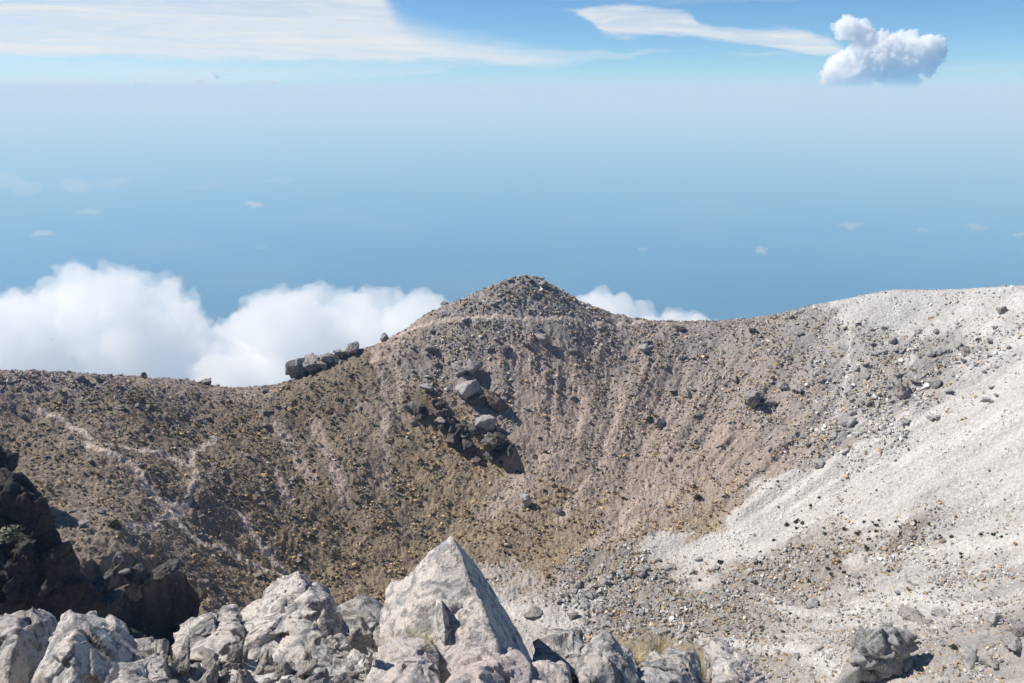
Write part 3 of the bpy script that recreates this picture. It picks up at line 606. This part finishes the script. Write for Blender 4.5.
keep = RNG.random(N) < np.clip(dens, 0, 1)*.75
x, y, w = x[keep], y[keep], w[keep]
size = np.clip(RNG.lognormal(-1.28, .5, len(x)), .13, 1.0)*(.75+.8*w[:, 1])*(1+.3*(w[:, 1] > .35)*(y < 200))*np.clip(y/190, .55, 1.1)
protos = [archetype(800+i, 1 if i < 6 else 2, .75, 9, .05, 30) for i in range(8)]
g = w[:, 0]
stone_c = np.array([.32,.305,.288])[None] + w[:, 1:2]*np.array([.085,.09,.095])*(y < 205)[:, None] + g[:, None]*np.array([.12,.12,.12]) + w[:, 2:3]*np.array([.04,.0,-.02])
stone_c *= RNG.lognormal(0, .36, (len(x), 1)); warm = RNG.random(len(x)) < .10; stone_c[warm] *= np.array([1.25, .95, .72])
merged('gravel', protos, (x, y), size, mat_vcol('loose_stone', .92, 2.5), lambda n: stone_c, 'countless loose stones littering the crater slopes')
# dry bunch grass
def tuft_proto(seed, nb=14, h=1., spread=.9, base=.5, wid=.12):
    r = np.random.default_rng(seed); V_, F_ = [], []
    for b in range(nb):
        a = r.uniform(0, 6.28); b0 = r.uniform(0, base); s = r.uniform(.3, spread); hh = h*r.uniform(.6, 1.)
        p0 = np.array([math.cos(a)*b0, math.sin(a)*b0, -.15]); tip = np.array([math.cos(a)*(b0+s), math.sin(a)*(b0+s), hh]); sd = np.array([-math.sin(a), math.cos(a), 0])*wid*r.uniform(.7, 1.6)
        i = len(V_); V_ += [p0-sd, p0+sd, tip]; F_.append([i, i+1, i+2])
    return np.array(V_), np.array(F_)
N = 150000
x, y = scatter_xy(N); w = zone_weights(x, y); dens = w@np.array([-.12, .50, .05, .7, 1.35]); cl = fbm(x*.16, y*.16, 9., 4, 221, .6); dens = dens*(.55+3.6*cl)
m_ = np.ones(N, bool)
for k_, poly in enumerate(trails): m_ &= seg_dist(x, y, poly) > (.9 if k_ == 0 else 1.)
for poly, wd in chutes+ash_runs: m_ &= (seg_dist(x, y, poly) > wd*.8) | (RNG.random(N) < .12)
keep = (RNG.random(N) < np.clip(dens, 0, 1)*.5) & m_ & (pit_depth(x, y) < .1)
x, y, w = x[keep], y[keep], w[keep]; size = np.clip(RNG.lognormal(-1.0, .35, len(x)), .16, .75)*np.clip(y/190, .6, 1.1)
ol = np.clip(w[:, 3]/(w[:, 3]+w[:, 4]*1.1+.05), 0, 1); pick = RNG.random(len(x)) < ol*.75
gc = np.where(pick[:, None], np.array([.175,.155,.10]), np.array([.41,.30,.17]))*RNG.lognormal(0, .25, (len(x), 1))
gp = []
for i in range(8):
    v_, f_ = ico(1 if i < 6 else 2); r_ = np.random.default_rng(i); v_ = v_*r_.uniform(.55, 1.25, (len(v_), 1)); gp.append((v_, f_))
gp += [tuft_proto(900+i, 18, 1.5, 1.1, .5, .2) for i in range(6)]
merged('grass', gp, (x, y), size, mat_vcol('dry_grass_far', .9, 1.), lambda n: gc, 'dry golden and olive bunch grass covering the slopes', .1, (.6, .9), .15)

# ------------------------------------------------------------------ shrubs (dark cushion plants) as individuals
M_shrub = mat_leaf('dark_cushion_leaves', (.03,.036,.02), (.075,.08,.04), 3.)
def shrub_mesh(seed, n=420):
    r = np.random.default_rng(seed); V_, F_ = [], []
    for i in range(n):
        d = r.normal(size=3); d /= np.linalg.norm(d); d[2] = abs(d[2])*.8; lump = 1+.22*math.sin(d[0]*5+seed)+.18*math.sin(d[1]*6+seed*2)
        c = d*r.uniform(.55, 1.)*lump; s = .16*r.uniform(.6, 1.3); a = r.normal(size=3); a /= np.linalg.norm(a); b = np.cross(a, d+r.normal(size=3)*.5); b /= np.linalg.norm(b)+1e-6
        k = len(V_); V_ += [c-a*s, c+b*s*.6, c+a*s, c-b*s*.6]; F_.append([k, k+1, k+2, k+3])
    return mesh_from('shrub', V_, F_, False)
shr = [shrub_mesh(i) for i in range(4)]
for m in shr: m.materials.append(M_shrub)
def shrub(u, v, w, label, group=None):
    x, y = unproject(u, v); s = w*.5*y/F; o = bpy.data.objects.new('shrub', shr[int(RNG.integers(4))]); C.objects.link(o)
    o.location = (x, y, gz(x, y)-.1*s); o.scale = (s, s, s*.9); o.rotation_euler = (0, 0, RNG.uniform(0, 6.28)); o['label'] = label; o['category'] = 'shrub'
    if group: o['group'] = group
shrub(979,339,7,'dark green round shrub alone near the crest of the ash slope'); shrub(838,435,6,'green shrub at the edge of the rubble above the ash run'); shrub(844,530,6,'dark shrub out on the open white ash run')
shrub(865,521,6,'small dark shrub on the ash beside a slightly lower one'); shrub(720,565,8,'dark shrub isolated in the white ash patch near the basin'); shrub(811,502,5,'dark shrub standing on the pale ash tongue')
shrub(820,493,4,'tiny dark shrub just uphill of the one on the ash tongue'); shrub(698,499,10,'widest dark shrub at the foot of the pinkish scree'); shrub(892,663,9,'dark shrub hugging the foot of the knobbly crag'); shrub(952,655,9,'olive shrub downhill of the flat mossy boulder'); shrub(918,648,8,'brown-green shrub near the flank of the knobbly crag')
shrub(114,528,14,'bright green cushion plant beside the shaded crag')
for (u0, u1, v0, v1), n, (s0, s1), text in [((600,780,400,510),34,(3,5),'tiny dark shrub among those dotting the pinkish scree under the saddle'),((505,620,440,540),26,(3,5.5),'small dark shrub among those on the lower wall near the teardrop boulder'),
        ((760,1010,515,575),44,(3.5,6.5),'dark shrub among those lining the foot of the ash slope'),((640,900,560,660),34,(3.5,6),'dark shrub among those in the grassy boulder field'),((300,480,380,560),26,(3,5),'dark shrub among those in the olive grass of the wall')]:
    for k in range(n): shrub(RNG.uniform(u0, u1), RNG.uniform(v0, v1), RNG.uniform(s0, s1), text, text.replace('shrub', 'shrubs', 1))

o = bpy.data.objects.new('shrub', shr[1].copy()); C.objects.link(o); o.location = at_y(8, 537, 93.5); o.scale = (2.3, 1.6, 1.5); o['label'] = 'grey-green sunlit bush clinging to the face of the tall shaded crag'; o['category'] = 'shrub'
o.data.materials.clear(); o.data.materials.append(mat_leaf('grey_green_leaves', (.16,.17,.11), (.24,.24,.16), 3.))
# ------------------------------------------------------------------ near grass tufts
M_straw = mat_leaf('straw_grass', (.52,.41,.24), (.62,.51,.33), 9.); M_straw_g = mat_leaf('green_straw_grass', (.36,.34,.16), (.50,.45,.24), 9.)
def grass_tuft(u, v, y, h, n, mat, label, spread=.5, seed=1, rad=.06):
    r = np.random.default_rng(seed); V_, F_ = [], []
    for b in range(n):
        a = r.uniform(0, 6.28); b0 = rad*math.sqrt(r.random()); p = np.array([math.cos(a)*b0, math.sin(a)*b0, -.03]); lean = np.array([math.cos(a), math.sin(a), 0])*r.uniform(.05, spread)+r.normal(size=3)*.12; hh = h*r.uniform(.5, 1.05)
        sd = np.array([-math.sin(a+.6), math.cos(a+.6), 0])*.0014*r.uniform(.8, 1.8); k = len(V_); ns = 5
        for s in range(ns+1):
            t = s/ns; q = p + np.array([lean[0]*t*t*h*1.4, lean[1]*t*t*h*1.4, hh*(t-.28*t*t*np.linalg.norm(lean[:2]))]); V_ += [q-sd*(1-t*.85), q+sd*(1-t*.85)]
            if s: F_.append([k+2*s-2, k+2*s-1, k+2*s+1, k+2*s])
    me = mesh_from('grass_tuft', V_, F_, False); o = link('grass_tuft', me, mat, label=label, category='grass tuft'); o.location = at_y(u, v, y)
grass_tuft(410,655,5.42,.27,460,M_straw_g,'green-yellow grass tuft against the lower face of the pyramid rock',.55,1,.09)
grass_tuft(628,662,7.2,.26,420,M_straw,'straw grass tuft right behind the peaked rock',.7,2,.12); grass_tuft(655,662,7.4,.34,700,M_straw,'thickest straw grass tuft in the dry patch behind the front rocks',.7,3,.2)
grass_tuft(612,648,7.6,.2,300,M_straw,'small straw tuft at the basin end of the dry patch',.7,7,.12); grass_tuft(694,670,7.2,.3,520,M_straw,'straw grass tuft between the black-chipped rock and the thin dark slab',.7,4,.14)
grass_tuft(704,676,6.9,.22,400,M_straw,'low straw tuft leaning on the thin dark slab',.7,5,.14); grass_tuft(565,648,7.6,.14,250,M_straw,'short straw tuft peeking over the wedge rock',.7,6,.12)

# ------------------------------------------------------------------ clouds (volumes)
def blob_cloud(name, balls, voxel, amp, fr, dens, label, seed=0, cat='cloud', group=None, sq=.8, tint=(1., 1., 1.)):
    Vd, Fc = ico(4); Vs, Fs = [], []
    for k, (p, r) in enumerate(balls):
        Vs.append(Vd*np.array([r, r, r*sq])+np.asarray(p)); Fs.append(Fc+k*len(Vd))
    me = mesh_from(name, np.concatenate(Vs), np.concatenate(Fs)); tmp = bpy.data.objects.new('tmp', me); C.objects.link(tmp)
    md = tmp.modifiers.new('r', 'REMESH'); md.mode = 'VOXEL'; md.voxel_size = voxel
    dg = bpy.context.evaluated_depsgraph_get(); ev = tmp.evaluated_get(dg); m2 = bpy.data.meshes.new_from_object(ev); bpy.data.objects.remove(tmp)
    n = len(m2.vertices); co = np.empty(n*3, np.float32); m2.vertices.foreach_get('co', co); co = co.reshape(-1, 3).astype(float)
    no = np.empty(n*3, np.float32); m2.vertices.foreach_get('normal', no); no = no.reshape(-1, 3)
    q = co/fr; d = fbm(q[:, 0], q[:, 1], q[:, 2], 6, seed, .64); b = 1-np.abs(fbm(q[:, 0]*1.6+4, q[:, 1]*1.6, q[:, 2]*1.6, 5, seed+50, .65))*4
    d3 = fbm(q[:, 0]*5, q[:, 1]*5, q[:, 2]*5, 4, seed+90, .65); co = co + no*((d*1.5+b*.35+d3*.7)*amp)[:, None]
    m2.vertices.foreach_set('co', co.astype(np.float32).ravel()); m2.update()
    tmp = bpy.data.objects.new('tmp', m2); C.objects.link(tmp); md = tmp.modifiers.new('r', 'REMESH'); md.mode = 'VOXEL'; md.voxel_size = voxel*.9
    dg = bpy.context.evaluated_depsgraph_get(); m3 = bpy.data.meshes.new_from_object(tmp.evaluated_get(dg)); bpy.data.objects.remove(tmp); bpy.data.meshes.remove(m2); m2 = m3
    n = len(m2.vertices); co = np.empty(n*3, np.float32); m2.vertices.foreach_get('co', co); co = co.reshape(-1, 3).astype(float); no = np.empty(n*3, np.float32); m2.vertices.foreach_get('normal', no); no = no.reshape(-1, 3)
    q = co/fr*9; co = co + no*np.clip(fbm(q[:, 0], q[:, 1], q[:, 2], 3, seed+120, .6)*amp*.3, -voxel*1.2, voxel*1.2)[:, None]
    m2.vertices.foreach_set('co', co.astype(np.float32).ravel()); m2.update(); m2.polygons.foreach_set('use_smooth', np.ones(len(m2.polygons), bool))
    o = link(name, m2, mat_volume(name+'_vapour', tint, dens, (0, 0, 0)), label=label, category=cat)
    if group: o['group'] = group
    return o
def R(u, v, d):  # point at slant distance d
    a = ray(u, v); return a/np.linalg.norm(a)*d
def bank(profile, d, vbot, seed, spread=.12):
    """profile: list of (u, v_top, radius px)"""
    r_ = np.random.default_rng(seed); out = []
    for u, vt, rp in profile:
        r = rp*d/850; out.append((R(u, vt+rp+8, d), r))
        v = vt+rp+8
        while v < vbot:
            v += rp*.8; out.append((R(u+r_.uniform(-.3, .3)*rp, v, d*(1+r_.uniform(-spread, spread))), r*r_.uniform(1.2, 1.7)))
    return out
D = 4600.
blob_cloud('cloud', bank([(-60,300,40),(-20,285,34),(15,286,22),(40,294,20),(62,276,16),(80,264,13),(103,259,12),(120,266,14),(135,276,16),(160,278,18),(185,290,18),(200,312,14),(100,290,30),(150,320,34),(40,320,34)], D, 470, 1), 13, 150, 420., .0065,
    'big white cumulus bank with a ragged crown behind the low crest', 3, tint=(.972, .981, .99))
blob_cloud('cloud', bank([(228,318,16),(250,303,18),(282,284,16),(312,281,18),(345,282,20),(378,288,18),(402,294,14),(425,290,12),(445,296,12),(300,320,34),(360,320,30),(260,335,24),(420,315,20)], D*.92, 460, 2), 13, 140, 400., .0065,
    'white cumulus bank rising between the low crest and the shoulder of the peak', 13, tint=(.972, .981, .99))
blob_cloud('cloud', bank([(560,300,14),(582,284,10),(600,281,10),(620,285,10),(645,292,10),(672,298,10),(697,302,9),(716,309,7),(600,303,18),(630,309,18),(665,315,16),(695,320,14)], D*1.15, 400, 3), 13, 80, 300., .007,
    'low white cloud top showing just past the peak above the saddle', 23, tint=(.975, .984, .992))
def puff(u, v, w, h, d, dens, seed, label, group=None):
    r_ = np.random.default_rng(seed); k = d/850; n = max(3, int(w/h*1.6)); b = []
    for i in range(n+2):
        f = (i+.5)/(n+2)*2-1; rr = h*.5*(1-.6*f*f)*r_.uniform(.7, 1.1); b.append((R(u+f*w*.42, v+r_.uniform(-.2, .25)*h, d*(1+r_.uniform(-.01, .01))), rr*k))
    blob_cloud('cloud', b, h*k/9, h*k*.22, h*k*.8, dens, label, seed, group=group, sq=.7)
small = [(42,234,30,8,11000,.0016,'small flat white puff low over the haze above the ragged crown'),(88,211,30,9,13000,.0010,'flat white puff up and across from the flattest low puff'),(255,204,24,8,14000,.0022,'bright little puff alone above the gap between the two cloud banks'),
 (262,247,14,7,10500,.0006,'faint tiny puff right above the second cumulus bank'),(15,183,50,22,17000,.0004,'faint broad puff at the far edge in the haze'),(78,185,36,18,17000,.0004,'faint puff second from the far edge in the haze'),
 (115,182,40,12,18000,.00035,'thin faint puff third in the hazy row'),(205,186,44,9,18000,.0004,'thin ghostly streak of cloud above the bright little puff'),(278,180,30,8,18000,.0005,'thin ghostly cloud wisp at the end of the hazy row'),
 (643,248,16,6,10500,.0014,'small white puff low over the plain beyond the peak'),(762,250,14,9,10200,.0022,'round white puff low over the plain above the saddle'),(745,215,30,6,13500,.0004,'pair of faint flecks above the round puff'),
 (850,225,30,9,12500,.0013,'flat white puff above the ash crest, largest of that row'),(923,230,16,5,12200,.0010,'small flat fleck next to the largest puff of its row'),(978,227,30,8,12300,.0009,'thin ragged puff in the row above the ash crest'),(1020,234,18,6,12000,.0014,'white puff touching the frame above the ash crest')]
for i, (u, v, w_, h_, d, de, lab) in enumerate(small): puff(u, v, w_, h_, d, de*2.2, 40+i, lab)
# towering cumulus over the haze line, beyond the haze
DT = 95000.
def tower(pts, d, seed, name, label, dens, vox, amp, fr):
    blob_cloud(name, [(R(u, v, d), rp*d/800) for u, v, rp in pts], vox, amp, fr, dens, label, seed, sq=.95)
tower([(848,26,9),(858,32,9),(868,38,9),(862,48,9),(880,42,10),(893,46,11),(905,42,8),(918,52,9),(930,46,8),(938,52,6),(925,62,8),(905,60,10),(880,60,13),(862,62,12),(846,64,8),(835,68,8),(829,76,6),(845,76,9),(862,76,9),(880,76,8),(905,77,6),(836,80,5),(852,81,5),(868,81,5),(884,81,5),(900,81,5),(914,80,4)], DT, 5, 'cloud',
      'towering cumulus standing on the haze horizon with a knobbly head', .0022, 100, 1150, 2100.)
tower([(214,73,3),(216,76,3)], DT, 6, 'cloud', 'tiny upper puff over the haze horizon under the streaky veil', .002, 50, 150, 500.)
tower([(138,82,3),(144,83,3),(132,83,2)], DT, 8, 'cloud', 'tiny flat puff on the haze horizon nearest the frame edge', .002, 50, 150, 400.)
tower([(200,82,3.2),(198,80,3)], DT, 7, 'cloud', 'tiny rounded puff on the haze horizon beneath the upper one', .002, 50, 150, 500.)
tower([(270,82,3),(278,83,3),(262,83,2.4)], DT, 9, 'cloud', 'tiny wide puff on the haze horizon, third in its row', .002, 50, 150, 400.)
# ------------------------------------------------------------------ haze box
hx, hz0, hz1 = 240000., -3640., 140.
Vb = [(a, b, c) for a in (-hx, hx) for b in (-hx, hx) for c in (hz0, hz1)]
Fb = [(0,1,3,2),(4,6,7,5),(0,4,5,1),(2,3,7,6),(0,2,6,4),(1,5,7,3)]
link('haze', mesh_from('haze', Vb, Fb, False), mat_volume('haze_air', (.25,.52,.95), 1.04e-4, (.90,.92,.75)), kind='stuff', label='blue air haze thickening toward the horizon')

# ------------------------------------------------------------------ light, sky, camera
sv = Vector((-.67, .17, .72)).normalized()
el = math.asin(sv.z); az = math.atan2(sv.x, sv.y)
L = bpy.data.lights.new('sun', 'SUN'); L.energy = 5.0; L.angle = math.radians(.53); L.color = (1., .955, .89)
lo = bpy.data.objects.new('sun', L); C.objects.link(lo); lo.rotation_euler = (-sv).to_track_quat('-Z', 'Y').to_euler()
SKY_TINT = (.82, 1.09, 1.24); CLOUD_C = (8.6, 9.0, 9.3)
w = bpy.data.worlds.new('World'); sc.world = w; w.use_nodes = True; nt = w.node_tree; nt.nodes.clear()
sky = nt.nodes.new('ShaderNodeTexSky'); sky.sky_type = 'NISHITA'; sky.sun_disc = False; sky.sun_elevation = el; sky.sun_rotation = az
sky.altitude = 4200; sky.air_density = 1.; sky.dust_density = .0; sky.ozone_density = 3.
bg = nt.nodes.new('ShaderNodeBackground'); bg.inputs['Strength'].default_value = .08; ow = nt.nodes.new('ShaderNodeOutputWorld')

# high ice cloud, part of the sky: streaked bands laid out by compass direction and height above the horizon
def _v(nd, k, v):
    if isinstance(v, bpy.types.NodeSocket): nt.links.new(v, nd.inputs[k])
    else: nd.inputs[k].default_value = v
def mth(op, a, b=0., clamp=False):
    nd = nt.nodes.new('ShaderNodeMath'); nd.operation = op; nd.use_clamp = clamp; _v(nd, 0, a); _v(nd, 1, b); return nd.outputs[0]
def sstep(x, a, b):
    nd = nt.nodes.new('ShaderNodeMapRange'); nd.interpolation_type = 'SMOOTHSTEP'; _v(nd, 0, x); nd.inputs[1].default_value = a; nd.inputs[2].default_value = b; return nd.outputs[0]
def wnoise(px, pz, sx, sz, shear=0., detail=6., rough=.55, seed=0., dist=0.):
    c = nt.nodes.new('ShaderNodeCombineXYZ'); _v(c, 0, mth('MULTIPLY', px, sx)); _v(c, 1, mth('ADD', mth('MULTIPLY', pz, sz), mth('MULTIPLY', px, shear))); c.inputs[2].default_value = seed
    n = nt.nodes.new('ShaderNodeTexNoise'); nt.links.new(c.outputs[0], n.inputs['Vector']); n.inputs['Scale'].default_value = 1.; n.inputs['Detail'].default_value = detail; n.inputs['Roughness'].default_value = rough; n.inputs['Distortion'].default_value = dist
    return n.outputs['Fac']
def curve(x, pts):
    nd = nt.nodes.new('ShaderNodeFloatCurve'); _v(nd, 1, x); cm = nd.mapping; cm.use_clip = False; c = cm.curves[0]
    c.points[0].location = pts[0]; c.points[1].location = pts[-1]
    for p in pts[1:-1]: c.points.new(*p)
    cm.update(); return nd.outputs[0]
tcw = nt.nodes.new('ShaderNodeTexCoord'); sx_ = nt.nodes.new('ShaderNodeSeparateXYZ'); nt.links.new(tcw.outputs['Generated'], sx_.inputs[0])
yy = mth('MAXIMUM', sx_.outputs[1], .02); PX = mth('DIVIDE', sx_.outputs[0], yy); PZ = mth('DIVIDE', sx_.outputs[2], yy)
X01 = mth('ADD', mth('MULTIPLY', PX, .5), .5); Z01 = mth('MULTIPLY', PZ, 5.)
def sky_pt(u, v):
    a = ray(u, v); return (float(a[0]/a[1]*.5+.5), float(a[2]/a[1]*5))
warp = mth('MULTIPLY', mth('SUBTRACT', wnoise(PX, PZ, 6., 26., .8, rough=.6), .5), .13); warp2 = mth('MULTIPLY', mth('SUBTRACT', wnoise(PX, PZ, 26., 110., 5., seed=3., rough=.65), .5), .075)
Zw = mth('ADD', Z01, mth('ADD', warp, warp2))
def band(low, up, sl, su, seed, lo_, hi_, sx, sz, shear):
    m = mth('MULTIPLY', sstep(mth('SUBTRACT', Zw, curve(X01, [sky_pt(*p) for p in low])), 0., sl), sstep(mth('SUBTRACT', curve(X01, [sky_pt(*p) for p in up]), Zw), 0., su))
    t = wnoise(PX, PZ, sx, sz, shear, 8., .66, seed=seed, dist=.9); nd = nt.nodes.new('ShaderNodeMapRange'); _v(nd, 0, t); nd.inputs[1].default_value = .3; nd.inputs[2].default_value = .62; nd.inputs[3].default_value = lo_; nd.inputs[4].default_value = hi_
    return mth('MULTIPLY', m, nd.outputs[0], True)
c1 = band([(-560,60),(0,62),(100,65),(200,67),(300,65),(400,66),(480,69),(545,71),(590,66),(660,54),(760,40)], [(-560,-90),(0,-80),(300,-76),(366,-50),(384,-20),(410,10),(450,22),(510,32),(570,44),(612,52),(660,60),(760,62)], .07, .20, 1., .45, 1., 3., 40., 1.6)
c2 = band([(480,10),(560,14),(590,26),(612,40),(660,41),(720,44),(780,51),(825,57),(850,47),(900,20)], [(480,14),(560,9),(600,4),(650,3),(690,8),(700,20),(730,25),(770,25),(815,30),(848,44),(900,80)],   .04, .05, 7., .3, .95, 6., 60., 2.)
c3 = band([(640,58),(720,55),(760,57),(800,56),(860,50)], [(640,50),(720,51),(760,50),(800,52),(860,58)], .02, .02, 9., .1, .4, 6., 60., 2.)
c4 = band([(880,66),(940,72),(1000,74),(1100,74),(1300,74)], [(880,70),(940,63),(1000,60),(1100,60),(1300,60)], .05, .05, 11., .05, .4, 4., 50., 1.)
c5 = band([(420,-20),(500,-4),(600,4),(760,4),(900,-10)], [(420,-30),(500,-14),(600,-8),(760,-6),(900,-12)], .04, .04, 13., .0, .35, 4., 40., 1.)
cm_ = mth('MAXIMUM', mth('MAXIMUM', mth('MAXIMUM', c1, c2), mth('MAXIMUM', c3, c4)), c5)
def mixc(f, a, b, blend='MIX'):
    nd = nt.nodes.new('ShaderNodeMix'); nd.data_type = 'RGBA'; nd.blend_type = blend
    for k, v in ((0, f), (6, a), (7, b)):
        if isinstance(v, bpy.types.NodeSocket): nt.links.new(v, nd.inputs[k])
        else: nd.inputs[k].default_value = v if k == 0 else (*v, 1)
    return nd.outputs[2]
skyc = mixc(1., sky.outputs[0], SKY_TINT, 'MULTIPLY')
nt.links.new(mixc(cm_, skyc, CLOUD_C), bg.inputs[0]); nt.links.new(bg.outputs[0], ow.inputs[0])
cam = bpy.data.cameras.new('camera'); cam.sensor_width = 36; cam.lens = F/1024*36; cam.clip_start = .1; cam.clip_end = 600000
co_ = bpy.data.objects.new('camera', cam); C.objects.link(co_); co_.location = (0, 0, 0); co_.rotation_euler = (math.pi/2-PITCH, 0, 0); sc.camera = co_
vs_ = sc.view_settings; vs_.view_transform = 'Standard'; vs_.look = 'None'; vs_.exposure = .22; vs_.gamma = 1
cy = sc.cycles; cy.max_bounces = 30; cy.diffuse_bounces = 2; cy.volume_bounces = 28; cy.transparent_max_bounces = 64; cy.use_denoising = True; cy.denoising_prefilter = 'ACCURATE'
try: cy.denoiser = 'OPENIMAGEDENOISE'
except Exception: pass
cy.use_adaptive_sampling = True; cy.adaptive_threshold = .015
